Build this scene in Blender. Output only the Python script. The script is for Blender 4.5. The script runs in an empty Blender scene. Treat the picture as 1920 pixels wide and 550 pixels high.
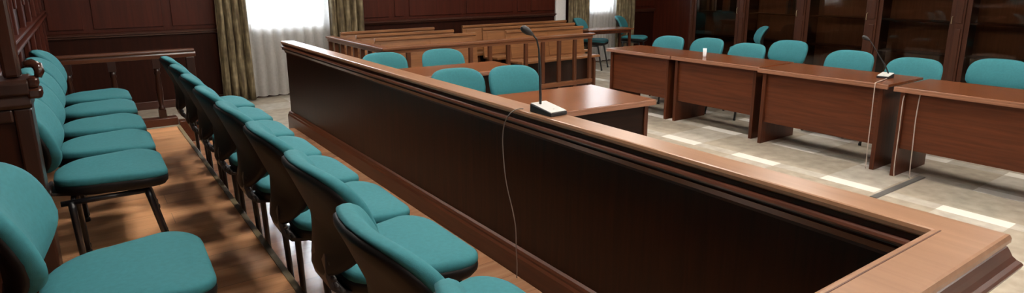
import bpy, bmesh, math, random
from mathutils import Vector, Matrix
random.seed(7)
PI = math.pi
scene = bpy.context.scene
COL = scene.collection

# ------------------------------------------------------------------ materials
def new_mat(name):
    m = bpy.data.materials.new(name); m.use_nodes = True
    nt = m.node_tree; nt.nodes.clear()
    out = nt.nodes.new('ShaderNodeOutputMaterial')
    return m, nt, out

def plain(name, col, rough=.5, metal=0., spec=.5, noise=.0, nscale=40, bump=0., bscale=200):
    m, nt, out = new_mat(name)
    b = nt.nodes.new('ShaderNodeBsdfPrincipled')
    b.inputs['Roughness'].default_value = rough
    b.inputs['Metallic'].default_value = metal
    b.inputs['Specular IOR Level'].default_value = spec
    b.inputs['Base Color'].default_value = (*col, 1)
    tc = nt.nodes.new('ShaderNodeTexCoord')
    if noise:
        n = nt.nodes.new('ShaderNodeTexNoise'); n.inputs['Scale'].default_value = nscale
        n.inputs['Detail'].default_value = 4
        nt.links.new(tc.outputs['Object'], n.inputs['Vector'])
        r = nt.nodes.new('ShaderNodeValToRGB')
        r.color_ramp.elements[0].position = .3; r.color_ramp.elements[1].position = .7
        r.color_ramp.elements[0].color = (*[c*(1-noise) for c in col], 1)
        r.color_ramp.elements[1].color = (*[c*(1+noise) for c in col], 1)
        nt.links.new(n.outputs['Fac'], r.inputs['Fac'])
        nt.links.new(r.outputs['Color'], b.inputs['Base Color'])
    if bump:
        n2 = nt.nodes.new('ShaderNodeTexNoise'); n2.inputs['Scale'].default_value = bscale
        nt.links.new(tc.outputs['Object'], n2.inputs['Vector'])
        bp = nt.nodes.new('ShaderNodeBump'); bp.inputs['Strength'].default_value = bump
        bp.inputs['Distance'].default_value = .002
        nt.links.new(n2.outputs['Fac'], bp.inputs['Height'])
        nt.links.new(bp.outputs['Normal'], b.inputs['Normal'])
    nt.links.new(b.outputs[0], out.inputs[0])
    return m

def wood(name, dark, light, axis='X', rough=.3, scale=1.0, spec=.5, plank=None, coat=0.):
    """straight-grained veneer; axis = grain direction; plank=(w,l) adds boards along the axis"""
    m, nt, out = new_mat(name)
    b = nt.nodes.new('ShaderNodeBsdfPrincipled')
    b.inputs['Roughness'].default_value = rough
    b.inputs['Specular IOR Level'].default_value = spec
    b.inputs['Coat Weight'].default_value = coat
    b.inputs['Coat Roughness'].default_value = .12
    tc = nt.nodes.new('ShaderNodeTexCoord')
    mp = nt.nodes.new('ShaderNodeMapping')
    s = {'X': (1.2, 22, 22), 'Y': (22, 1.2, 22), 'Z': (22, 22, 1.2)}[axis]
    mp.inputs['Scale'].default_value = [v*scale for v in s]
    nt.links.new(tc.outputs['Object'], mp.inputs['Vector'])
    n = nt.nodes.new('ShaderNodeTexNoise'); n.inputs['Scale'].default_value = 1.6
    n.inputs['Detail'].default_value = 6; n.inputs['Distortion'].default_value = .7
    nt.links.new(mp.outputs[0], n.inputs['Vector'])
    r = nt.nodes.new('ShaderNodeValToRGB')
    r.color_ramp.elements[0].position = .28; r.color_ramp.elements[1].position = .72
    r.color_ramp.elements[0].color = (*dark, 1); r.color_ramp.elements[1].color = (*light, 1)
    nt.links.new(n.outputs['Fac'], r.inputs['Fac'])
    colsock = r.outputs['Color']
    if plank:
        br = nt.nodes.new('ShaderNodeTexBrick')
        br.inputs['Scale'].default_value = 1
        br.inputs['Brick Width'].default_value = plank[1]; br.inputs['Row Height'].default_value = plank[0]
        br.inputs['Mortar Size'].default_value = .0015
        br.inputs['Color1'].default_value = (.80, .80, .80, 1); br.inputs['Color2'].default_value = (1.12, 1.1, 1.06, 1)
        br.inputs['Mortar'].default_value = (.45, .42, .4, 1)
        if axis == 'Y':
            rm = nt.nodes.new('ShaderNodeMapping'); rm.inputs['Rotation'].default_value = (0, 0, PI/2)
            nt.links.new(tc.outputs['Object'], rm.inputs['Vector']); nt.links.new(rm.outputs[0], br.inputs['Vector'])
        else:
            nt.links.new(tc.outputs['Object'], br.inputs['Vector'])
        mx = nt.nodes.new('ShaderNodeMix'); mx.data_type = 'RGBA'; mx.blend_type = 'MULTIPLY'
        mx.inputs['Factor'].default_value = 1
        nt.links.new(colsock, mx.inputs['A']); nt.links.new(br.outputs['Color'], mx.inputs['B'])
        colsock = mx.outputs['Result']
    nt.links.new(colsock, b.inputs['Base Color'])
    nt.links.new(b.outputs[0], out.inputs[0])
    return m

def brocade(name):
    m, nt, out = new_mat(name)
    b = nt.nodes.new('ShaderNodeBsdfPrincipled'); b.inputs['Roughness'].default_value = .75
    tc = nt.nodes.new('ShaderNodeTexCoord')
    mp = nt.nodes.new('ShaderNodeMapping'); mp.inputs['Scale'].default_value = (26, 26, 3)
    nt.links.new(tc.outputs['Object'], mp.inputs['Vector'])
    n = nt.nodes.new('ShaderNodeTexNoise'); n.inputs['Scale'].default_value = 1.3; n.inputs['Detail'].default_value = 3
    nt.links.new(mp.outputs[0], n.inputs['Vector'])
    v = nt.nodes.new('ShaderNodeTexVoronoi'); v.inputs['Scale'].default_value = 14
    nt.links.new(tc.outputs['Object'], v.inputs['Vector'])
    r = nt.nodes.new('ShaderNodeValToRGB')
    e = r.color_ramp.elements
    e[0].position = .32; e[0].color = (.06, .038, .018, 1)
    e[1].position = .68; e[1].color = (.24, .19, .11, 1)
    e2 = r.color_ramp.elements.new(.5); e2.color = (.125, .094, .046, 1)
    nt.links.new(n.outputs['Fac'], r.inputs['Fac'])
    mx = nt.nodes.new('ShaderNodeMix'); mx.data_type = 'RGBA'; mx.blend_type = 'OVERLAY'
    mx.inputs['Factor'].default_value = .35
    nt.links.new(r.outputs['Color'], mx.inputs['A']); nt.links.new(v.outputs['Distance'], mx.inputs['B'])
    nt.links.new(mx.outputs['Result'], b.inputs['Base Color'])
    nt.links.new(b.outputs[0], out.inputs[0])
    return m

def sheer(name, col=(.88, .855, .81), trans=.55):
    m, nt, out = new_mat(name)
    d = nt.nodes.new('ShaderNodeBsdfDiffuse'); d.inputs['Color'].default_value = (*col, 1)
    t = nt.nodes.new('ShaderNodeBsdfTranslucent'); t.inputs['Color'].default_value = (*col, 1)
    p = nt.nodes.new('ShaderNodeBsdfTransparent')
    a = nt.nodes.new('ShaderNodeMixShader'); a.inputs[0].default_value = trans
    nt.links.new(d.outputs[0], a.inputs[1]); nt.links.new(t.outputs[0], a.inputs[2])
    tc = nt.nodes.new('ShaderNodeTexCoord')
    w = nt.nodes.new('ShaderNodeTexNoise'); w.inputs['Scale'].default_value = 30
    nt.links.new(tc.outputs['Object'], w.inputs['Vector'])
    mr = nt.nodes.new('ShaderNodeMapRange'); mr.inputs['To Min'].default_value = .2; mr.inputs['To Max'].default_value = .36
    nt.links.new(w.outputs['Fac'], mr.inputs['Value'])
    c = nt.nodes.new('ShaderNodeMixShader')
    nt.links.new(mr.outputs[0], c.inputs[0])
    nt.links.new(a.outputs[0], c.inputs[1]); nt.links.new(p.outputs[0], c.inputs[2])
    nt.links.new(c.outputs[0], out.inputs[0])
    return m

def emis(name, col, s):
    m, nt, out = new_mat(name)
    e = nt.nodes.new('ShaderNodeEmission'); e.inputs[0].default_value = (*col, 1); e.inputs[1].default_value = s
    nt.links.new(e.outputs[0], out.inputs[0])
    return m

def glass(name, tint=(.9, .92, .93)):
    m, nt, out = new_mat(name)
    g = nt.nodes.new('ShaderNodeBsdfGlossy'); g.inputs['Roughness'].default_value = .03
    t = nt.nodes.new('ShaderNodeBsdfTransparent'); t.inputs['Color'].default_value = (*tint, 1)
    f = nt.nodes.new('ShaderNodeFresnel'); f.inputs['IOR'].default_value = 1.5
    s = nt.nodes.new('ShaderNodeMixShader')
    nt.links.new(f.outputs[0], s.inputs[0])
    nt.links.new(t.outputs[0], s.inputs[1]); nt.links.new(g.outputs[0], s.inputs[2])
    nt.links.new(s.outputs[0], out.inputs[0])
    return m

W_PANEL = wood('mahogany_panel', (.015, .0033, .0011), (.038, .0085, .0028), 'Z', .38, 1.0, .25)
W_PANELX = wood('mahogany_panel_cross', (.04, .011, .005), (.075, .022, .009), 'Y', .34)
W_WALL = wood('wall_panelling', (.036, .0062, .0028), (.066, .0125, .0056), 'Z', .38, .6, .25)
W_WALLD = wood('wall_dado', (.015, .0030, .0012), (.028, .0058, .0022), 'Z', .5, .6, .12)
W_TRIM = wood('wall_trim', (.034, .0105, .006), (.066, .021, .012), 'X', .3)
W_RAILX = wood('rail_cap_cross', (.235, .115, .062), (.34, .18, .102), 'X', .3)
W_RAIL = wood('rail_cap', (.25, .124, .067), (.325, .171, .096), 'Y', .3)
W_MOLD = plain('rail_moulding', (.074, .0215, .010), .28, noise=.18, nscale=7)
W_PLINTH = wood('plinth_wood', (.060, .015, .005), (.11, .030, .010), 'Y', .35)
W_TABLE = wood('table_top', (.105, .032, .012), (.175, .058, .023), 'Y', .2)
W_TABLEX = wood('desk_top', (.145, .05, .019), (.24, .088, .036), 'X', .2)
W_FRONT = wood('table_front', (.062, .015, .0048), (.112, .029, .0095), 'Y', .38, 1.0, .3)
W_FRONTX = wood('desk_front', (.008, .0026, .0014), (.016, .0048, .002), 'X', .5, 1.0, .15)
W_SIDE = wood('table_side', (.05, .0125, .0045), (.09, .024, .009), 'Z', .36, 1.0, .3)
W_EDGE = wood('table_edge', (.20, .085, .045), (.30, .135, .08), 'Y', .28)
W_EDGEX = wood('desk_edge', (.20, .085, .045), (.30, .135, .08), 'X', .28)
W_PEW = wood('pew_wood', (.15, .060, .022), (.27, .115, .044), 'X', .32)
W_PEWD = wood('pew_rail', (.12, .042, .018), (.21, .08, .034), 'X', .3)
W_POST = wood('post_wood', (.07, .023, .010), (.125, .043, .018), 'Z', .3)
W_BARP = wood('bar_post_wood', (.019, .006, .0033), (.036, .012, .0062), 'Z', .3)
W_BAR = wood('bar_wood', (.062, .021, .012), (.11, .042, .025), 'X', .2)
W_GLOSS = wood('glossy_post_wood', (.026, .008, .0045), (.048, .016, .009), 'Z', .14)
W_CASE = wood('bookcase_wood', (.036, .0115, .006), (.064, .021, .010), 'Z', .38, 1.0, .3)
W_CASEI = wood('bookcase_back', (.19, .115, .08), (.27, .17, .12), 'Z', .5)
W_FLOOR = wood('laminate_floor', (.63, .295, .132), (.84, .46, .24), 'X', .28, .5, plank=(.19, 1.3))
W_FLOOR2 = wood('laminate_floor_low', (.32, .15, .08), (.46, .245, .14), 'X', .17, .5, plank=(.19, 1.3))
SHELLM = plain('black_shell', (.0075, .0065, .0065), .55, spec=.25)
TEAL = plain('teal_fabric', (.032, .165, .190), .82, spec=.25, noise=.07, nscale=60, bump=.25, bscale=700)
BLACK = plain('black_plastic', (.009, .009, .010), .42)
BRACK = plain('bracket_plastic', (.035, .028, .027), .4)
LEGM = plain('black_steel', (.010, .010, .012), .3)
MICW = plain('mic_base_grey', (.50, .50, .48), .35)
MICB = plain('mic_black', (.012, .012, .013), .5)
CABLE = plain('cable_grey', (.20, .16, .135), .5)
CABLEL = plain('cable_pale', (.42, .34, .29), .5)
WHITEM = plain('matte_white', (.80, .80, .82), .6)
MARBLE = plain('marble_tile', (.40, .345, .275), .22, noise=.16, nscale=9)
MARBLE2 = plain('marble_tile_grey', (.47, .425, .36), .22, noise=.13, nscale=11)
WHITET = plain('white_tile', (.74, .70, .64), .22, noise=.04, nscale=6)
GROUT = plain('strip_grey', (.11, .105, .098), .4)
NOSING = plain('nosing_brass', (.27, .215, .125), .4, metal=.2)
PLASTER = plain('pale_plaster', (.66, .64, .62), .7, noise=.05)
CEIL = plain('ceiling_white', (.62, .60, .57), .9)
BROC = brocade('brocade_cloth')
SHEER = sheer('sheer_cloth')
GLASS = glass('pane_glass'); GLASSB = glass('smoked_pane', (.72, .62, .54))
LAMP = emis('lamp_diffuser', (1, .93, .84), 17.0)
FRAMEW = plain('white_frame', (.75, .75, .74), .4)
BOOKS = [plain('book_cloth_%d' % i, c, .6) for i, c in enumerate(
    [(.05, .02, .015), (.02, .03, .045), (.08, .06, .035), (.03, .035, .03), (.16, .14, .12), (.06, .015, .015)])]

# ------------------------------------------------------------------ mesh helpers
class MB:
    def __init__(s): s.v = []; s.f = []; s.sm = []
    def add(s, vs, fs, smooth=False):
        b = len(s.v); s.v += [tuple(v) for v in vs]
        s.f += [tuple(b+i for i in f) for f in fs]; s.sm += [smooth]*len(fs); return s
    def box(s, x0, x1, y0, y1, z0, z1):
        vs = [(x, y, z) for z in (z0, z1) for y in (y0, y1) for x in (x0, x1)]
        return s.add(vs, [(0, 2, 3, 1), (4, 5, 7, 6), (0, 1, 5, 4), (2, 6, 7, 3), (0, 4, 6, 2), (1, 3, 7, 5)])
    def tube(s, pts, r, n=8, cap=True):
        pts = [Vector(p) for p in pts]; rs = r if isinstance(r, (list, tuple)) else [r]*len(pts)
        vs = []; fs = []; ref = None
        for i, p in enumerate(pts):
            t = (pts[min(i+1, len(pts)-1)]-pts[max(i-1, 0)]).normalized()
            if ref is None: ref = Vector((0, 0, 1)) if abs(t.z) < .9 else Vector((1, 0, 0))
            u = (ref - t*ref.dot(t)).normalized(); w = t.cross(u); ref = u
            for k in range(n):
                a = 2*PI*k/n; vs.append(p + (u*math.cos(a)+w*math.sin(a))*rs[i])
        for i in range(len(pts)-1):
            for k in range(n):
                k2 = (k+1) % n
                fs.append((i*n+k, i*n+k2, (i+1)*n+k2, (i+1)*n+k))
        if cap:
            fs.append(tuple(range(n-1, -1, -1))); fs.append(tuple((len(pts)-1)*n+k for k in range(n)))
        return s.add(vs, fs, True)
    def lathe(s, prof, c=(0, 0, 0), n=14):
        vs = []; fs = []
        for r, z in prof:
            for k in range(n):
                a = 2*PI*k/n; vs.append((c[0]+r*math.cos(a), c[1]+r*math.sin(a), c[2]+z))
        m = len(prof)
        for i in range(m-1):
            for k in range(n):
                k2 = (k+1) % n; fs.append((i*n+k, i*n+k2, (i+1)*n+k2, (i+1)*n+k))
        fs.append(tuple(range(n-1, -1, -1))); fs.append(tuple((m-1)*n+k for k in range(n)))
        return s.add(vs, fs, True)
    def prism(s, prof, axis, a, b):
        """prof: closed 2D polygon; axis 'X': prof=(y,z); 'Y': prof=(x,z); 'Z': prof=(x,y)"""
        def mk(p, t):
            return {'X': (t, p[0], p[1]), 'Y': (p[0], t, p[1]), 'Z': (p[0], p[1], t)}[axis]
        n = len(prof); vs = [mk(p, a) for p in prof]+[mk(p, b) for p in prof]
        fs = [tuple(range(n)), tuple(range(2*n-1, n-1, -1))]+[(i, (i+1) % n, n+(i+1) % n, n+i) for i in range(n)]
        return s.add(vs, fs)
    def build(s, name, mat, parent=None, bevel=0., loc=None):
        me = bpy.data.meshes.new(name); me.from_pydata(s.v, [], s.f); me.update()
        bm = bmesh.new(); bm.from_mesh(me); bmesh.ops.recalc_face_normals(bm, faces=bm.faces); bm.to_mesh(me); bm.free()
        for p, q in zip(me.polygons, s.sm): p.use_smooth = q
        mats = mat if isinstance(mat, list) else [mat]
        for m in mats: me.materials.append(m)
        o = bpy.data.objects.new(name, me); COL.objects.link(o)
        if parent: o.parent = parent
        if loc: o.location = loc
        if bevel:
            md = o.modifiers.new('bevel', 'BEVEL'); md.width = bevel; md.segments = 2; md.limit_method = 'ANGLE'
        return o

def tag(o, label, cat, group=None, kind=None):
    o['label'] = label; o['category'] = cat
    if group: o['group'] = group
    if kind: o['kind'] = kind
    return o
def thing(name, label, cat, loc=(0, 0, 0), rz=0, group=None):
    o = bpy.data.objects.new(name, None); COL.objects.link(o); o.empty_display_size = .1
    o.location = loc; o.rotation_euler = (0, 0, rz)
    return tag(o, label, cat, group)
def struct(o):
    o['kind'] = 'structure'; return o
def dup(root, loc, rz, label, group=None):
    r = root.copy(); COL.objects.link(r); r.location = loc; r.rotation_euler = (0, 0, rz); r['label'] = label
    if group: r['group'] = group
    for ch in list(root.children):
        c = ch.copy(); COL.objects.link(c); c.parent = r
        for g in list(ch.children):
            d = g.copy(); COL.objects.link(d); d.parent = c
    return r

# ------------------------------------------------------------------ room shell
XR, YB, YF, ZC, XL = 9.95, 9.0, -3.0, 3.7, -.36
WLX = -.36                                   # left wall beyond the pier

# tiled floor: grey-beige marble with white inset tiles in a .853 x .66 m repeat
fl = MB(); fmi = []
xs = [XL]; x = 4.84-.66*9
while x < XR:
    for c in (x, x+.13):
        if XL < c < XR: xs.append(c)
    x += .66
xs.append(XR)
ys = [YF]; y = 3.77-.853*7
while y < YB:
    for c in (y, y+.43):
        if YF < c < YB: ys.append(c)
    y += .853
ys.append(YB)
nx, ny = len(xs), len(ys)
fl.v = [(a, b, 0) for b in ys for a in xs]
for j in range(ny-1):
    for i in range(nx-1):
        fl.f.append((j*nx+i, j*nx+i+1, (j+1)*nx+i+1, (j+1)*nx+i)); fl.sm.append(False)
        narrow = abs((xs[i+1]-xs[i])-.13) < .01
        ish = abs((ys[j+1]-ys[j])-.43) < .005
        fmi.append(2 if (narrow and ish) else (1 if narrow or ((i+j) % 4 == 0) else 0))
FL = fl.build('floor', [MARBLE, MARBLE2, WHITET])
for p, k in zip(FL.data.polygons, fmi): p.material_index = k
struct(FL)
struct(MB().box(XL-.1, XR+.1, YF-.1, YB+.2, ZC, ZC+.1).build('ceiling', CEIL))

# back wall with two window openings
W1 = (1.86, 2.98, .965, 3.35); W2 = (7.93, 8.72, .985, 3.35)
wb = MB()
T = .22
for (a, b) in ((XL-.1, W1[0]), (W1[1], W2[0]), (W2[1], XR)): wb.box(a, b, YB, YB+T, 0, ZC)
for w in (W1, W2):
    wb.box(w[0], w[1], YB, YB+T, 0, w[2]); wb.box(w[0], w[1], YB, YB+T, w[3], ZC)
struct(wb.build('wall_back', W_WALLD))
# upper panelling: raised panels between stiles
up = MB()
def panels(x0, x1, cuts):
    up.box(x0, x1, YB-.012, YB, 1.0, ZC)
    e = [x0]+cuts+[x1]
    for a, b in zip(e[:-1], e[1:]):
        up.box(a+.05, b-.05, YB-.03, YB-.012, 1.05, 3.4)
panels(WLX, 1.55, [.08, .92]); panels(3.4, 7.3, [4.0, 4.25, 5.3, 6.35, 6.65]); panels(9.1, XR, [])
struct(up.build('trim_1', W_WALL, bevel=.006))
tr = MB()
for a, b in ((WLX, 1.55), (3.4, 7.28), (9.1, XR)):
    tr.prism([(YB-.012, .94), (YB-.03, .945), (YB-.034, .96), (YB-.05, .97), (YB-.05, .985), (YB-.012, 1.0)], 'X', a, b)
struct(tr.build('trim_2', W_TRIM))
bb = MB()
for a, b in ((WLX, 1.8), (3.0, 7.9), (8.8, XR)): bb.box(a, b, YB-.02, YB, 0, .1)
struct(bb.build('baseboard_back', W_TRIM, bevel=.004))
# pale plaster pier beside the far window
struct(MB().box(7.26, 7.5, YB-.045, YB, 0, ZC).build('trim_3', PLASTER, bevel=.004))
# windows
def window(n, w):
    f = MB()
    x0, x1, z0, z1 = w
    for a, b, c, d in ((x0, x0+.06, z0, z1), (x1-.06, x1, z0, z1), (x0+.06, x1-.06, z0, z0+.06), (x0+.06, x1-.06, z1-.06, z1),
                       ((x0+x1)/2-.03, (x0+x1)/2+.03, z0+.06, z1-.06)):
        f.box(a, b, YB+.1, YB+.16, c, d)
    o = struct(f.build('window_%d' % n, FRAMEW, bevel=.004))
    MB().box(x0+.06, x1-.06, YB+.128, YB+.134, z0+.06, z1-.06).build('pane', GLASS, o)
    MB().box(x0, x1, YB-.0, YB+.1, z0-.0, z0+.02).build('sill', PLASTER, o)
window(1, W1); window(2, W2)
# portals so the daylight through the openings samples well
for w in (W1, W2):
    L = bpy.data.lights.new('daylight', 'AREA'); L.shape = 'RECTANGLE'
    L.size = w[1]-w[0]; L.size_y = w[3]-w[2]
    L.cycles.is_portal = True
    o = bpy.data.objects.new('daylight', L); COL.objects.link(o)
    o.location = ((w[0]+w[1])/2, YB+T+.01, (w[2]+w[3])/2); o.rotation_euler = (-PI/2, 0, 0)

# right wall, front wall, far left wall and the nearer left pier wall
struct(MB().box(XR, XR+.1, YF, YB+.2, 0, ZC).build('wall_right', W_WALL))
struct(MB().box(XL-.1, XR+.1, YF-.1, YF, 0, ZC).build('wall_front', PLASTER))
struct(MB().box(WLX-.1, WLX, YF, YB, 0, ZC).build('wall_left', W_WALLD))
lt = MB()
for yy in (-1.5, -.7, .1, .9, 1.7, 3.3, 4.1, 4.9, 5.7, 6.5, 7.3, 8.1, 8.7):
    lt.box(WLX, WLX+.035, yy, yy+.11, .3, ZC); lt.box(WLX+.035, WLX+.05, yy+.025, yy+.085, 1.45, ZC)
for z0, d in ((1.20, .045), (1.235, .07), (1.27, .055)):
    lt.box(WLX, WLX+d, YF+.02, YB-.06, z0, z0+.022)
struct(lt.build('trim_4', W_WALL, bevel=.006))

RX, RY = 1.684, .577                           # inner edge of the jury box rail: long side x, near side y
# ------------------------------------------------------------------ stepped platforms
YE = 6.36
ZU, ZD = .29, .12                              # upper and lower step heights
def platform(name, label, boxes, z, mat):
    t = thing(name, label, 'platform', (boxes[0][0], 2.2, 0)); m = MB()
    for x0, x1, y0, y1 in boxes: m.box(x0-boxes[0][0], x1-boxes[0][0], y0-2.2, y1-2.2, 0, z)
    m.build('deck', mat, t)
    return t
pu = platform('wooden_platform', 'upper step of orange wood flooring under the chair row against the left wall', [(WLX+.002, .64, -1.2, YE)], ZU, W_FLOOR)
nx0 = .64-WLX-.002
MB().box(nx0-.024, nx0+.006, -3.4, YE-2.2, ZU, ZU+.006).build('nosing', NOSING, pu, bevel=.002)
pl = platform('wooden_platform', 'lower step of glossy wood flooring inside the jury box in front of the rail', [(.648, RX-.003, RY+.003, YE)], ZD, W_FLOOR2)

# ------------------------------------------------------------------ chairs
def rr_outline(hw_f, hw_b, x0, x1, rf, rb, n=8):
    """plan outline of a seat: front (x1) half width hw_f, back (x0) half width hw_b, corner radii"""
    pts = []
    def arc(cx, cy, r, a0, a1):
        for i in range(n+1):
            a = a0+(a1-a0)*i/n; pts.append((cx+r*math.cos(a), cy+r*math.sin(a)))
    arc(x1-rf, hw_f-rf, rf, 0, PI/2); arc(x0+rb, hw_b-rb, rb, PI/2, PI)
    arc(x0+rb, -hw_b+rb, rb, PI, 3*PI/2); arc(x1-rf, -hw_f+rf, rf, 3*PI/2, 2*PI)
    return pts
def pad(outline, levels, cx, cy, mapf):
    """stack of scaled outlines: levels = [(scale, h)]; closes both ends; mapf(a,b,h)->xyz"""
    n = len(outline); vs = []; fs = []
    for sc, h in levels:
        for a, b in outline: vs.append(mapf(cx+(a-cx)*sc, cy+(b-cy)*sc, h))
    for i in range(len(levels)-1):
        for k in range(n):
            k2 = (k+1) % n; fs.append((i*n+k, i*n+k2, (i+1)*n+k2, (i+1)*n+k))
    m = MB(); vs.append(mapf(cx, cy, levels[0][1])); vs.append(mapf(cx, cy, levels[-1][1]))
    c0, c1 = len(vs)-2, len(vs)-1; L = (len(levels)-1)*n
    for k in range(n):
        k2 = (k+1) % n; fs.append((c0, k2, k)); fs.append((c1, L+k, L+k2))
    return m.add(vs, fs, True)

SEAT = rr_outline(.25, .215, -.185, .25, .11, .175)
def seat_map(a, b, h):
    z = h
    if a > .12: z -= ((a-.12)/.13)**2*.014
    if a < -.05: z -= ((-.05-a)/.135)**2*.010
    return (a, b, z+.006*(b/.25)**2)
def back_outline(zc, hz, low, p=3.4, n=56):
    pts = []
    for i in range(n):
        t = 2*PI*i/n; c, q = math.cos(t), math.sin(t)
        z = zc+hz*math.copysign(abs(c)**(2/p), c)
        y = math.copysign(abs(q)**(2/p), q)
        k = max(0., (.66-z)/(.66-(zc-hz)))
        y *= .25-low*k**1.6
        pts.append((z, y))
    return pts
BACK = back_outline(.681, .167, .085)                             # (z, y) cushion, .514 .. .848
SHELL = back_outline(.658, .186, .125, 3.0)                            # (z, y) plastic back reaching down to the seat
def back_map(z, y, h):                                            # lumbar bulge, top leaning back, wings wrapped forward
    d = (z-.60)/.25
    x = -.205-.098*max(d, 0)**1.5-.10*max(min(d, 0), -.5)**2+h
    x += .062*(abs(y)/.25)**2.0
    return (x, y, z)
def make_chair(label, cat='chair'):
    t = thing('upholstered_chair', label, cat)
    pad(SEAT, [(.97, .462), (.992, .465), (1.0, .473), (.998, .482), (.982, .4905), (.93, .496), (.75, .4995), (.3, .502)], .03, 0, seat_map).build('seat', TEAL, t)
    pad(SEAT, [(.62, .408), (.84, .412), (.94, .420), (.992, .438), (1.0, .452), (.995, .464), (.97, .4655), (.9, .466)], .03, 0, seat_map).build('seat_shell', SHELLM, t)
    pad(BACK, [(.93, -.016), (.985, -.012), (1.0, .002), (.995, .016), (.955, .029), (.87, .036), (.6, .039), (.3, .040)], .683, 0, back_map).build('backrest', TEAL, t)
    pad(SHELL, [(.70, -.036), (.90, -.034), (.965, -.026), (.985, -.014), (.955, -.006)], .658, 0, back_map).build('back_shell', SHELLM, t)
    # bent, ribbed bracket from under the seat up to the back
    path = [(-.08, .412), (-.15, .408), (-.205, .418), (-.234, .447), (-.244, .485), (-.242, .52), (-.238, .555)]
    b = MB(); vs = []; fs = []
    for i, (x, z) in enumerate(path):
        p0 = Vector(path[max(i-1, 0)]); p1 = Vector(path[min(i+1, len(path)-1)]); d = (p1-p0).normalized(); nrm = Vector((-d.y, d.x))*.007
        hw = (.075, .078, .08, .08, .078, .072, .062)[i]
        for yy, s in ((-hw, 1), (hw, 1), (hw, -1), (-hw, -1)): vs.append((x+nrm.x*s, yy, z+nrm.y*s))
    for i in range(len(path)-1):
        for k in range(4): fs.append((i*4+k, i*4+(k+1) % 4, (i+1)*4+(k+1) % 4, (i+1)*4+k))
    fs += [(0, 1, 2, 3), tuple(len(vs)-4+k for k in (3, 2, 1, 0))]
    b.add(vs, fs); bo = b.build('back_bracket', BRACK, t, bevel=.003)
    rb = MB()
    for (x, z) in ((-.206, .427), (-.224, .449), (-.233, .477), (-.237, .505), (-.238, .533)):
        rb.tube([(x+.004, -.088, z), (x+.004, .088, z)], .009, 6)
    rb.build('rib', BRACK, bo)
    f = MB()
    for s in (-1, 1):
        f.tube([(.165, .19*s, .40), (-.165, .19*s, .40)], .0125, 8)
    f.tube([(.12, -.19, .40), (.12, .19, .40)], .011, 8); f.tube([(-.12, -.19, .40), (-.12, .19, .40)], .011, 8)
    f.build('frame', LEGM, t)
    for s in (-1, 1):
        for x0, x1 in ((.155, .235), (-.128, -.112)):
            l = MB().tube([(x0, .19*s, .405), (x0+(x1-x0)*.12, .194*s, .36), (x1, .215*s, .012)], [.015, .014, .0125], 8)
            lo = l.build('leg', LEGM, t)
            MB().lathe([(.013, 0), (.0155, .002), (.0155, .022), (.0125, .026)], (x1, .215*s, 0), 8).build('foot', BLACK, lo)
    return t
CH0 = [None]
def chair(x, y, z, rz, label, group):
    if CH0[0] is None:
        CH0[0] = make_chair(label); CH0[0]['group'] = group
        CH0[0].location = (x, y, z); CH0[0].rotation_euler = (0, 0, rz); return CH0[0]
    return dup(CH0[0], (x, y, z), rz, label, group)

G = 'teal chairs in the back row by the left wall'
for yy, lab in ((2.03, 'nearest teal chair at the bottom left, filling the corner of the photo'),
                (3.31, 'teal chair just past the ledge, its slanted black front leg showing'),
                (3.83, 'teal chair of the left row, second past the ledge'),
                (4.36, 'teal chair of the left row, third past the ledge'),
                (4.96, 'teal chair of the left row, last but one before the end railing'),
                (5.50, 'farthest teal chair of the left row, next to the end railing')):
    chair(-.012 if yy < 2.5 else -.003, yy, ZU, -.03 if yy < 2.5 else random.uniform(-.015, .015), lab, G)
G = 'teal chairs in the front row inside the jury box'
for yy, xx, lab in ((.805, .79, 'teal jury box chair cut off by the bottom edge, only its backrest tip showing'),
                (1.33, .782, 'nearest largely visible teal jury box chair, its seat cut by the bottom edge'),
                (1.955, .822, 'teal jury box chair, second seat up from the bottom edge, near the cable'),
                (2.50, .815, 'teal jury box chair, third seat up from the bottom edge'),
                (3.06, .80, 'teal jury box chair, fourth seat up from the bottom edge'),
                (3.60, .788, 'teal jury box chair, fifth seat up from the bottom edge'),
                (4.15, .79, 'teal jury box chair, third seat from the far end of its row'),
                (4.70, .792, 'teal jury box chair, second seat from the far end of its row'),
                (5.27, .795, 'farthest teal jury box chair, its seat nearest the window curtain')):
    chair(xx, yy, ZD, random.uniform(-.02, .02), lab, G).scale = (1.06, 1.04, 1.105)
G = 'teal chairs behind the right row of tables'
BO = .305                                       # from the chair's origin back to its top edge
def back_at(x, y, rz, label):                   # place a chair by the top of its backrest
    chair(x+BO*math.cos(rz), y+BO*math.sin(rz), 0, rz, label, G)
for x, yy, r, lab in ((6.64, 5.62, .05, 'teal chair at the far left end of the long right row of tables'),
                      (6.81, 5.11, .0, 'second teal chair from the left behind the right row of tables'),
                      (6.63, 4.39, -.04, 'teal chair behind the second right table, the lower one right of the small white upright object'),
                      (7.34, 4.29, .0, 'teal chair set back behind the joint of the second and third tables'),
                      (6.82, 3.28, .03, 'teal chair behind the third table, left of the desk microphone'),
                      (6.68, 2.59, .0, 'teal chair behind the table joint, just right of the desk microphone'),
                      (7.21, 2.07, -.03, 'teal chair at the right edge of the photo, behind the nearest table')):
    back_at(x, yy, PI+r, lab)
G = 'teal chairs behind the two desks by the rail'
for x, yy, lab in ((2.64, 6.25, 'teal chair behind the farther desk, half hidden by the jury box rail'),
                   (3.32, 6.19, 'teal chair behind the farther desk, in front of the gallery railing'),
                   (2.67, 4.74, 'teal chair behind the nearer desk, its lower half cut off by the rail'),
                   (3.17, 4.59, 'teal chair behind the nearer desk, close beside the microphone stem')):
    back_at(x, yy, -PI/2-.17, lab)
G = 'teal chairs at the far right by the curtained window'
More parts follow.
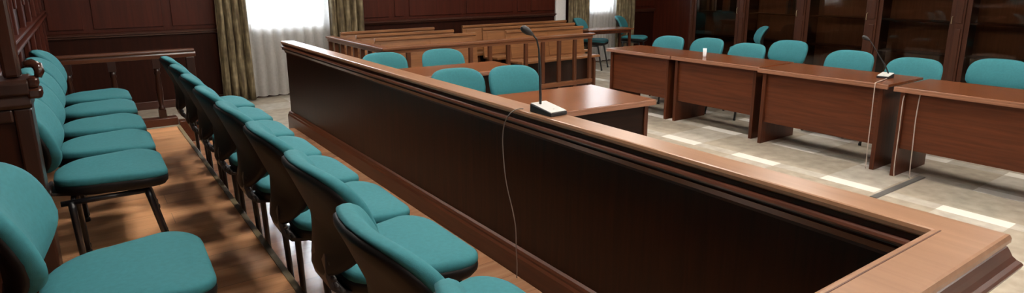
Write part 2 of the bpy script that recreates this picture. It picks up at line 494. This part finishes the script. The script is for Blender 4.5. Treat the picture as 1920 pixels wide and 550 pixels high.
for x, yy, r, lab in ((7.63, 8.36, -1.0, 'distant teal chair left of the small window, half behind the far table'),
                      (8.67, 8.36, -1.0, 'distant teal chair right of the small window, half behind the far table')):
    chair(x, yy, 0, r, lab, G).scale = (1.08, 1.08, 1.08)
chair(8.95, 6.05, 0, 2.30, 'teal chair turned sideways in front of the glazed bookcases', G)

# ------------------------------------------------------------------ jury box partition
RW = .132
XE = .95                                       # where the near side stops (out of the photo)
t = thing('jury_box_partition', 'long dark mahogany jury box wall with a broad tan top rail', 'partition', (1.75, 3.4, 0))
def lsweep(prof, y_end=6.42, x_end=XE, name='', mat=None, bevel=0.):
    n = len(prof); m = MB()
    vs = [(RX+o, y_end, z) for o, z in prof]+[(RX+o, RY-o, z) for o, z in prof]+[(x_end, RY-o, z) for o, z in prof]
    fs = [tuple(range(n)), tuple(3*n-1-i for i in range(n))]
    for s in (0, 1):
        for i in range(n): fs.append((s*n+i, s*n+(i+1) % n, (s+1)*n+(i+1) % n, (s+1)*n+i))
    m.add([(v[0]-1.75, v[1]-3.4, v[2]) for v in vs], fs)
    return m.build(name, mat, t, bevel=bevel)
lsweep([(.0, .988), (.004, .998), (.010, 1.0), (RW-.010, 1.0), (RW-.004, .998), (RW, .988), (RW, .978), (RW-.006, .972), (.006, .972), (0, .978)], 6.60, name='cap_rail', mat=W_RAIL)
lsweep([(.022, .972), (.012, .968), (.008, .955), (-.004, .949), (-.009, .942), (-.005, .935), (.006, .932), (.006, .926), (.0, .921), (.004, .914), (.020, .908), (.030, .89), (.030, .88),
        (RW-.030, .88), (RW-.02, .898), (RW+.010, .906), (RW+.024, .912), (RW+.026, .920), (RW+.022, .926), (RW+.014, .932), (RW+.006, .942), (RW+.001, .955), (RW-.004, .966), (RW-.012, .972)], 6.59, name='moulding', mat=W_MOLD)
lsweep([(.034, .10), (.034, .885), (RW-.034, .885), (RW-.034, .10)], 6.56, name='panel', mat=W_PANEL)
lsweep([(.0, 0.0), (.0, .222), (.010, .234), (.010, .245), (.018, .256), (.034, .262), (RW-.034, .262), (RW-.018, .256), (RW-.010, .245), (RW-.010, .234), (RW, .222), (RW, 0.0)], 6.575, name='plinth', mat=W_PLINTH)
MB().box(XE-1.75, RX+.012-1.75, RY-.022-3.4, RY-.0185-3.4, 1.0, 1.0012).build('inlay_line', W_PLINTH, t)

# ------------------------------------------------------------------ microphones and cables
def microphone(x, y, z, rz, pts, hd, label, sx=.085, sy=.062):
    m = thing('gooseneck_microphone', label, 'microphone', (x, y, z), rz, 'gooseneck desk microphones')
    MB().prism([(-sx, 0), (sx, 0), (sx, .018), (-sx, .040)], 'Y', -sy, sy).build('base', MICB, m, bevel=.004)
    MB().prism([(-sx+.003, .0405), (sx-.003, .0185), (sx-.003, .0215), (-sx+.003, .0435)], 'Y', -sy+.003, sy-.003).build('top_plate', MICW, m, bevel=.001)
    MB().lathe([(.006, 0), (.006, .003)], (sx*.45, 0, .024), 10).build('button', MICB, m)
    rad = [.0065 if i < len(pts)*.4 else .0042 for i in range(len(pts))]
    MB().tube(pts, rad, 8).build('gooseneck', MICB, m)
    p = Vector(pts[-1]); d = Vector(hd).normalized()
    prof = [(0, .006), (.012, .010), (.03, .0165), (.052, .0175), (.066, .013), (.072, .004)]
    MB().tube([p+d*a for a, r in prof], [r for a, r in prof], 10).build('windscreen', MICB, m)
    return m
mic = microphone(1.757, 2.215, 1.0, -PI/2+.03, [(-.045, -.012, .035), (-.045, -.013, .12), (-.046, -.016, .22), (-.048, -.020, .30), (-.052, -.030, .345), (-.056, -.048, .366)], (-.2, -.75, .5),
                 'black gooseneck microphone on a pale wedge base, standing on the jury box rail', .078, .05)
c = MB()
cp = [(1.71, 2.35, 1.004), (1.69, 2.36, 1.004), (1.660, 2.375, .99), (1.655, 2.43, .93), (1.655, 2.452, .835), (1.655, 2.44, .70), (1.656, 2.417, .597), (1.658, 2.372, .483), (1.66, 2.348, .39), (1.66, 2.345, .28), (1.665, 2.345, .20), (1.66, 2.34, .126)]
def smooth(pts, n=6):
    P = [Vector(p) for p in pts]; out = []
    for i in range(len(P)-1):
        p0, p1, p2, p3 = P[max(i-1, 0)], P[i], P[i+1], P[min(i+2, len(P)-1)]
        for k in range(n):
            u = k/n
            out.append(.5*((2*p1)+(p2-p0)*u+(2*p0-5*p1+4*p2-p3)*u*u+(3*p1-p0-3*p2+p3)*u**3))
    out.append(P[-1]); return out
tag(c.tube(smooth(cp), .0028, 6).build('microphone_cable', CABLE), 'thin grey cable hanging down the dark jury box panel from the rail microphone', 'cable')

# ------------------------------------------------------------------ right row of tables
def table(y0, y1, x0, depth, label, panel_bot=.30):
    yc = (y0+y1)/2
    q = thing('courtroom_table', label, 'table', (x0+depth/2, yc, 0), 0, 'wooden tables of the right row')
    ly = (y1-y0)/2; lx = depth/2
    MB().box(-lx+.008, lx, -ly, ly, .728, .752).build('tabletop', W_TABLE, q, bevel=.003)
    MB().prism([(-lx-.004, .713), (-lx+.02, .713), (-lx+.02, .728), (-lx+.008, .728), (-lx+.008, .750), (-lx-.002, .750), (-lx-.004, .742), (-lx-.002, .734), (-lx-.004, .726)], 'Y', -ly, ly).build('front_edge', W_EDGE, q)
    for s in (-1, 1):
        MB().box(-lx+.03, lx-.05, s*(ly-.06)-.018, s*(ly-.06)+.018, 0, .728).build('side_panel', W_SIDE, q, bevel=.003)
    MB().box(-lx+.055, -lx+.075, -ly+.078, ly-.078, panel_bot, .728).build('modesty_panel', W_FRONT, q, bevel=.002)
    return q
table(4.665, 5.70, 5.46, .62, 'farthest left table of the right row, its dark front facing the floor', .24)
table(3.54, 4.66, 5.47, .62, 'second table of the right row, with a small white upright object on its top', .24)
table(2.30, 3.50, 5.39, .66, 'third table of the right row, reddish front, carrying the desk microphone', .22)
table(.95, 2.235, 5.35, .66, 'nearest table of the right row, running off the right edge of the photo', .24)
m2 = microphone(5.76, 2.49, .752, PI, [(-.03, .01, .035), (-.01, -.02, .11), (.02, -.07, .20), (.045, -.115, .28), (.06, -.14, .32)], (.25, -.5, .35),
                'gooseneck microphone on the third right table, its thin stem leaning left', .055, .05)
tag(MB().lathe([(.016, 0), (.018, .004), (.021, .092), (.0195, .092), (.016, .008)], (0, 0, 0), 14).build('white_upright', WHITEM, None, loc=(5.73, 4.40, .752)),  # small white upright shape added on the tabletop
    'small white upright object standing on the second table of the right row', 'cup')
tag(MB().tube(smooth([(5.74, 2.46, .757), (5.60, 2.43, .757), (5.40, 2.40, .757), (5.375, 2.395, .72), (5.395, 2.40, .45), (5.40, 2.40, .2), (5.40, 2.395, .006)]), .004, 6).build('microphone_cable', CABLEL),
    'pale cable running from the table microphone down the third table leg', 'cable')
tag(MB().tube(smooth([(5.43, 2.166, .70), (5.373, 2.165, .66), (5.372, 2.163, .4), (5.37, 2.16, .1), (5.365, 2.15, .006)]), .004, 6).build('table_cable', CABLEL),
    'pale cable running down the left leg of the nearest right table', 'cable')
tag(MB().tube(smooth([(5.392, 2.055, .705), (5.392, 2.06, .62), (5.392, 2.062, .48), (5.392, 2.056, .30), (5.395, 2.052, .12), (5.41, 2.052, .006)]), .004, 6).build('table_cable', CABLEL),
    'pale cable hanging in front of the nearest table panel, right of its left leg', 'cable')
cc = MB().prism([(1.985, 0), (2.04, 0), (2.033, .007), (1.992, .007)], 'X', 4.72, 5.55)  # low dark grey strip laid across the floor tiles
tag(cc.build('floor_strip', GROUT), 'flat grey floor strip crossing the tiles towards the nearest right table', 'cable cover')

# ------------------------------------------------------------------ two desks beside the rail
def desk(x0, x1, y0, y1, rz, label):
    xc, yc = (x0+x1)/2, (y0+y1)/2
    q = thing('courtroom_desk', label, 'desk', (xc, yc, 0), rz, 'desks beside the jury box rail')
    lx, ly = (x1-x0)/2, (y1-y0)/2
    MB().box(-lx, lx, -ly+.008, ly, .728, .752).build('desktop', W_TABLEX, q, bevel=.003)
    MB().prism([(-ly-.004, .713), (-ly+.02, .713), (-ly+.02, .728), (-ly+.008, .728), (-ly+.008, .750), (-ly-.002, .750), (-ly-.004, .742), (-ly-.002, .734), (-ly-.004, .726)], 'X', -lx, lx).build('front_edge', W_EDGEX, q)
    for s in (-1, 1):
        MB().box(s*(lx-.06)-.018, s*(lx-.06)+.018, -ly+.03, ly-.05, 0, .728).build('side_panel', W_SIDE, q, bevel=.003)
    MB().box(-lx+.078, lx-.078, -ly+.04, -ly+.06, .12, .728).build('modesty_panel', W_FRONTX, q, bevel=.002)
    return q
desk(2.20, 3.42, 3.05, 3.82, -.08, 'nearer desk beside the rail, window light glaring on its glossy top')
desk(2.25, 3.60, 4.95, 5.58, -.08, 'farther desk beside the rail, mostly hidden behind the teal chairs')

# ------------------------------------------------------------------ gallery railing and pews
GX0, GX1, GY0, GY1, GZ = 2.87, 6.06, 6.68, 8.62, .845
q = thing('gallery_railing', 'wooden balustrade around the public pews, its left top rail catching window light', 'railing', (4.5, 6.68, 0))
def gb(x0, x1, y0, y1, z0, z1, nm, mat, bv=.004): return MB().box(x0-4.5, x1-4.5, y0-6.68, y1-6.68, z0, z1).build(nm, mat, q, bevel=bv)
for nm, mat, z0, z1, w in (('top_rail', W_PEWD, GZ-.03, GZ, .055), ('under_rail', W_PEWD, GZ-.075, GZ-.03, .03), ('sill', W_PEWD, .12, .18, .035)):
    m = MB()
    m.box(GX0-w-4.5, GX1+w-4.5, -w, w, z0, z1); m.box(GX0-w-4.5, GX0+w-4.5, w, GY1-6.68, z0, z1)
    m.build(nm, mat, q, bevel=.005)
def spindle(x, y, r=.5):
    return MB().box(x-4.5-.028, x-4.5+.028, y-6.68-.022, y-6.68+.022, 0, .12).box(x-4.5-.026, x-4.5+.026, y-6.68-.02, y-6.68+.02, .18, GZ-.075).build('post', W_POST, q, bevel=.004)
n = 11
for i in range(n+1): spindle(GX0+(GX1-GX0)*i/n, GY0)
for i in range(1, 9): spindle(GX0, GY0+(GY1-.03-GY0)*i/8)
def pew(x0, x1, y, h, label):
    xc = (x0+x1)/2; l = (x1-x0)/2
    p = thing('wooden_pew', label, 'pew', (xc, y, 0), 0, 'wooden pews of the public gallery')
    MB().prism([(-.02, .44), (.03, .44), (.075, h-.03), (.075, h), (.03, h), (.028, h-.035), (.045, h-.04), (.0, .50)], 'X', -l, l).build('backrest', W_PEW, p, bevel=.004)
    m = MB()
    k = max(2, int(2*l/.62))
    for i in range(k):
        a = -l+.04+(2*l-.08)*i/k; b = -l+.04+(2*l-.08)*(i+1)/k
        m.prism([(.0, .50), (.052, h-.06), (.040, h-.06), (-.012, .50)], 'X', a+.03, b-.03)
    m.build('panel', W_PEW, p, bevel=.004)
    MB().prism([(-.36, .455), (-.355, .485), (-.34, .49), (.02, .47), (.02, .445), (-.34, .455)], 'X', -l, l).build('seat', W_PEW, p, bevel=.004)
    MB().box(-l+.11, l-.11, -.20, -.18, .0, .445).build('dark_under_seat', W_BARP, p)  # dark board added to blacken the space under the seat
    for s in (-1, 1):
        MB().prism([(-.34, 0), (-.30, 0), (-.28, .05), (.0, .05), (.03, 0), (.08, 0), (.07, .44), (-.30, .452), (-.335, .40)], 'X', s*(l-.08)-.018, s*(l-.08)+.018).build('end_panel', W_POST, p, bevel=.004)
    return p
PY = (7.20, 7.82, 8.42)
for y, h, lab in zip(PY, (.90, .90, .90), ('front pew of the left gallery block, just behind the railing', 'middle pew of the left gallery block', 'rearmost pew of the left gallery block, against the wall')):
    pew(2.98, 4.46, y, h, lab)
for y, h, xe, lab in zip(PY, (.90, .90, .90), (6.42, 6.78, 7.1), ('front pew of the right gallery block, behind the microphone head', 'middle pew of the right gallery block', 'rearmost pew of the right gallery block, against the wall')):
    pew(4.96, xe, y, h, lab)

# ------------------------------------------------------------------ far table by the second window
q = thing('far_table', 'distant dark glossy table on thin legs in front of the small window', 'table', (7.72, 8.02, 0), -.10)
MB().box(-.58, .42, -.20, .20, .725, .75).build('tabletop', W_TABLE, q, bevel=.004)
MB().box(-.54, .38, -.16, .16, .67, .725).build('apron', W_SIDE, q, bevel=.004)
for sx in (-.52, .36):
    for sy in (-1, 1):
        MB().box(sx-.02, sx+.02, sy*.14-.02, sy*.14+.02, 0, .67).build('leg', W_SIDE, q, bevel=.004)

# ------------------------------------------------------------------ end railing of the jury box, left
BY = 6.42
q = thing('jury_box_end_railing', 'low railing with a glossy moulded handrail closing the far end of the chair rows', 'railing', (.25, BY, 0))
MB().prism([(-.05, .975), (.05, .975), (.055, .985), (.052, 1.0), (-.052, 1.0), (-.055, .985)], 'X', WLX+.06-.25, .59).build('handrail', W_BAR, q, bevel=.003)
MB().prism([(-.03, .925), (.03, .925), (.04, .955), (.034, .975), (-.034, .975), (-.04, .955)], 'X', WLX+.06-.25, .60).build('under_rail', W_BAR, q, bevel=.003)
def turned(x, z0):
    h = .925-z0
    p = MB().box(x-.25-.03, x-.25+.03, -.03, .03, z0, z0+.14*h)
    prof = [(.026, .14), (.03, .17), (.018, .20), (.024, .30), (.028, .45), (.022, .62), (.018, .72), (.027, .76), (.02, .79), (.026, .84)]
    p.lathe([(r, z0+z*h) for r, z in prof], (x-.25, 0, 0), 12)
    p.box(x-.25-.03, x-.25+.03, -.03, .03, z0+.84*h, .925)
    return p.build('baluster', W_BARP, q)
for x in (-.14, .18, .52): turned(x, .375)
MB().box(.80-.25-.035, .80-.25+.035, -.035, .035, .33, .925).build('end_post', W_BARP, q, bevel=.005)
MB().box(WLX+.06-.25, .635-.25, -.055, .055, .301, .375).build('base_beam', W_MOLD, q, bevel=.006)
MB().box(.645-.25, .92-.25, -.055, .055, .121, .33).build('base_block', W_PLINTH, q, bevel=.006)

# ------------------------------------------------------------------ panelled partition end at the left edge, between two chairs
q = thing('panelled_partition', 'dark panelled partition end with a moulded ledge at the left edge, behind the nearest chair', 'partition', (-.6, 2.93, ZU))
MB().box(.245, .385, -.06, .08, 0, .87).build('body', W_PANEL, q, bevel=.004)
m = MB()
m.box(.355, .41, -.08, .08, 0, .87); m.box(.245, .355, -.08, -.06, .82, .87); m.box(.245, .355, -.08, -.06, 0, .10)
m.build('face_frame', W_BARP, q, bevel=.008)
MB().prism([(-.085, .87), (.085, .87), (.095, .885), (.085, .915), (.10, .925), (.10, .965), (.09, .978), (-.09, .978), (-.10, .965), (-.10, .925), (-.085, .915), (-.095, .885)], 'X', .245, .415).build('ledge', W_BARP, q, bevel=.004)
MB().box(.405, .452, -.10, -.02, .905, .945).box(.41, .446, -.095, -.025, .945, .985).build('newel_block', W_GLOSS, q, bevel=.010)
MB().tube([(.445, -.055, .98), (.452, -.05, 1.0), (.448, -.04, 1.02), (.430, -.035, 1.032), (.408, -.045, 1.03)], [.012, .016, .018, .016, .011], 10).build('scroll', W_GLOSS, q)
MB().box(.340, .395, -.03, .025, .978, 2.95).build('post', W_GLOSS, q, bevel=.012)

# ------------------------------------------------------------------ curtains
def drape(name, x0, x1, y, z0, z1, mat, label, cat, waves, amp, flare=0., th=.004, seed=0):
    rnd = random.Random(seed); m = MB(); nu = waves*10; nz = 14
    ph = [rnd.uniform(-.5, .5) for _ in range(waves+2)]
    vs = []; fs = []
    for j in range(nz+1):
        v = j/nz; z = z0+(z1-z0)*v
        for i in range(nu+1):
            u = i/nu; k = u*waves
            w = math.sin(2*PI*k+.6*ph[int(k)])
            a = amp*(1-.35*v)*(1+.3*ph[int(k)+1])
            xx = x0+(x1-x0)*u+(flare*(1-v)*(u-.5)) + .3*a*math.cos(2*PI*k)
            vs.append((xx, y+a*w+.01*math.sin(9*u+3*v), z))
    for j in range(nz):
        for i in range(nu):
            fs.append((j*(nu+1)+i, j*(nu+1)+i+1, (j+1)*(nu+1)+i+1, (j+1)*(nu+1)+i))
    m.add(vs, fs, True); o = m.build(name, mat)
    if th:
        md = o.modifiers.new('thickness', 'SOLIDIFY'); md.thickness = th
    return tag(o, label, cat)
drape('brocade_curtain', 1.47, 1.80, 8.80, .02, 3.5, BROC, 'olive brown brocade curtain on the left side of the large window', 'curtain', 4, .05, .08, seed=1)
drape('brocade_curtain', 2.94, 3.45, 8.79, .02, 3.5, BROC, 'olive brown brocade curtain on the right side of the large window', 'curtain', 5, .05, 0, seed=2)
drape('sheer_curtain', 1.74, 3.0, 8.90, .03, 3.5, SHEER, 'white sheer curtain glowing in front of the large window', 'curtain', 9, .036, 0, 0, seed=3)
drape('brocade_curtain', 7.46, 7.95, 8.82, .02, 3.5, BROC, 'olive brown brocade curtain on the left side of the small far window', 'curtain', 5, .035, 0, seed=4)
drape('brocade_curtain', 8.70, 9.18, 8.82, .02, 3.5, BROC, 'olive brown brocade curtain on the right side of the small far window', 'curtain', 5, .035, 0, seed=5)
drape('sheer_curtain', 7.88, 8.76, 8.91, .03, 3.5, SHEER, 'white sheer curtain glowing in front of the small far window', 'curtain', 10, .02, 0, 0, seed=6)

# ------------------------------------------------------------------ glazed bookcases along the right wall
CX = 9.60                                     # front plane
bays = [(6.70, 7.68, 'glazed bookcase nearest the far corner, pale window reflections in its doors'),
        (5.58, 6.56, 'glazed bookcase second from the far corner, behind the sideways teal chair'),
        (4.48, 5.46, 'glazed bookcase third from the far corner, behind the chair left of the desk microphone'),
        (3.38, 4.36, 'glazed bookcase fourth from the far corner, behind the desk microphone stem'),
        (2.28, 3.26, 'glazed bookcase at the right edge of the photo')]
for bi, (y0, y1, lab) in enumerate(bays):
    q = thing('bookcase', lab, 'bookcase', (CX, (y0+y1)/2, 0), 0, 'glazed bookcases along the right wall')
    l = (y1-y0)/2; D = XR-CX-.01
    MB().box(.02, D, -l, -l+.03, 0, 2.5).box(.02, D, l-.03, l, 0, 2.5).box(.02, D, -l+.03, l-.03, 2.45, 2.5).box(.02, D, -l+.03, l-.03, 0, .1).build('carcass', W_CASE, q, bevel=.003)
    MB().box(D-.02, D, -l+.03, l-.03, .1, 2.45).build('back_panel', W_CASEI, q)
    for z in (.55, 1.0, 1.45, 1.9): MB().box(.06, D-.02, -l+.03, l-.03, z, z+.022).build('shelf', W_CASE, q)
    for s in (1,):
        a, b = -l, l
        fr = MB()
        fr.box(-.004, .02, a, a+.055, .1, 2.45); fr.box(-.004, .02, b-.055, b, .1, 2.45)
        for z0, z1 in ((.1, .18), (2.38, 2.45)): fr.box(-.004, .02, a+.055, b-.055, z0, z1)
        d = fr.build('door', W_CASE, q, bevel=.004)
        MB().box(.006, .010, a+.055, b-.055, .18, 2.38).build('pane', GLASSB, d)
        MB().tube([(-.004, a+.028, 1.0), (-.028, a+.028, 1.005), (-.028, a+.028, 1.095), (-.004, a+.028, 1.10)], .005, 6).build('handle', NOSING, d)
# flat pilasters between the bookcases
for k, yy in enumerate((7.68, 6.56, 5.46, 4.36, 3.26)):
    w = .14 if k else .10
    m = MB().box(CX-.03, XR, yy+.002, yy+w-.022, 0, 2.6)
    m.box(CX-.045, CX-.03, yy+.025, yy+w-.045, 1.02, 2.5); m.box(CX-.045, CX-.03, yy+.025, yy+w-.045, .12, .94)
    struct(m.build('trim_%d' % (5+k), W_CASE, bevel=.004))
# books on the bookcase shelves
rnd = random.Random(3)
for bi, sh, side, cnt in ((0, 1.022, -1, 6), (0, 1.022, 1, 5), (1, 1.022, -1, 5)):
    y0, y1, _ = bays[bi]; yc = (y0+y1)/2; y = yc+.08 if side > 0 else y0+.12
    wh = 'far corner bookcase' if bi == 0 else 'second bookcase'; zz = 'left' if (bi, side) == (0, 1) else 'right'
    for i in range(cnt):
        w = rnd.uniform(.025, .045); h = rnd.uniform(.2, .27); dpt = rnd.uniform(.14, .18)
        b = MB().box(0, dpt, 0, w-.003, 0, h)
        o = b.build('book', BOOKS[rnd.randrange(6)], None, bevel=.002, loc=(CX+.12, y, sh))
        tag(o, 'dark book behind glass in the %s half of the %s' % (zz, wh), 'book', 'books in the %s half of the %s' % (zz, wh))
        y += w+.001

# ------------------------------------------------------------------ ceiling lights (out of frame, lighting the room)
def ceiling_light(x, y):
    q = thing('ceiling_light', 'square white ceiling light panel', 'light', (x, y, ZC), 0, 'ceiling light panels')
    MB().box(-.32, .32, -.32, -.30, -.06, 0).box(-.32, .32, .30, .32, -.06, 0).box(-.32, -.30, -.30, .30, -.06, 0).box(.30, .32, -.30, .30, -.06, 0).build('frame', FRAMEW, q)
    MB().box(-.30, .30, -.30, .30, -.05, -.035).build('diffuser', LAMP, q)
for x in (1.35, 4.0, 6.7):
    for y in (-1.4, 1.2, 3.8, 6.4): ceiling_light(x, y)

# ------------------------------------------------------------------ daylight, camera, view
w = bpy.data.worlds.new('World'); scene.world = w; w.use_nodes = True
nt = w.node_tree; nt.nodes.clear()
bg = nt.nodes.new('ShaderNodeBackground'); bg.inputs[0].default_value = (.84, .91, 1, 1); bg.inputs[1].default_value = 9.0
ow = nt.nodes.new('ShaderNodeOutputWorld'); nt.links.new(bg.outputs[0], ow.inputs[0])

cam = bpy.data.cameras.new('camera'); co = bpy.data.objects.new('camera', cam); COL.objects.link(co)
F, CY = 1146.5, 225.0
cam.sensor_width = 36.0; cam.sensor_fit = 'HORIZONTAL'; cam.lens = 36.0*F/1920
cam.shift_y = -(275.0-CY)/1920
cam.clip_start = .05; cam.clip_end = 100
yaw, pitch, roll = .60977, -.227006, -.0048656
fwd = Vector((math.sin(yaw)*math.cos(pitch), math.cos(yaw)*math.cos(pitch), math.sin(pitch)))
r = fwd.cross(Vector((0, 0, 1))).normalized(); u = r.cross(fwd)
c, s = math.cos(roll), math.sin(roll)
r2 = r*c+u*s; u2 = u*c-r*s
M = Matrix((r2, u2, -fwd)).transposed().to_4x4(); M.translation = (0, 0, 1.62)
co.matrix_world = M
scene.camera = co
vs = scene.view_settings
vs.view_transform = 'Standard'; vs.look = 'None'; vs.exposure = 1.6; vs.gamma = 1; vs.use_curve_mapping = False
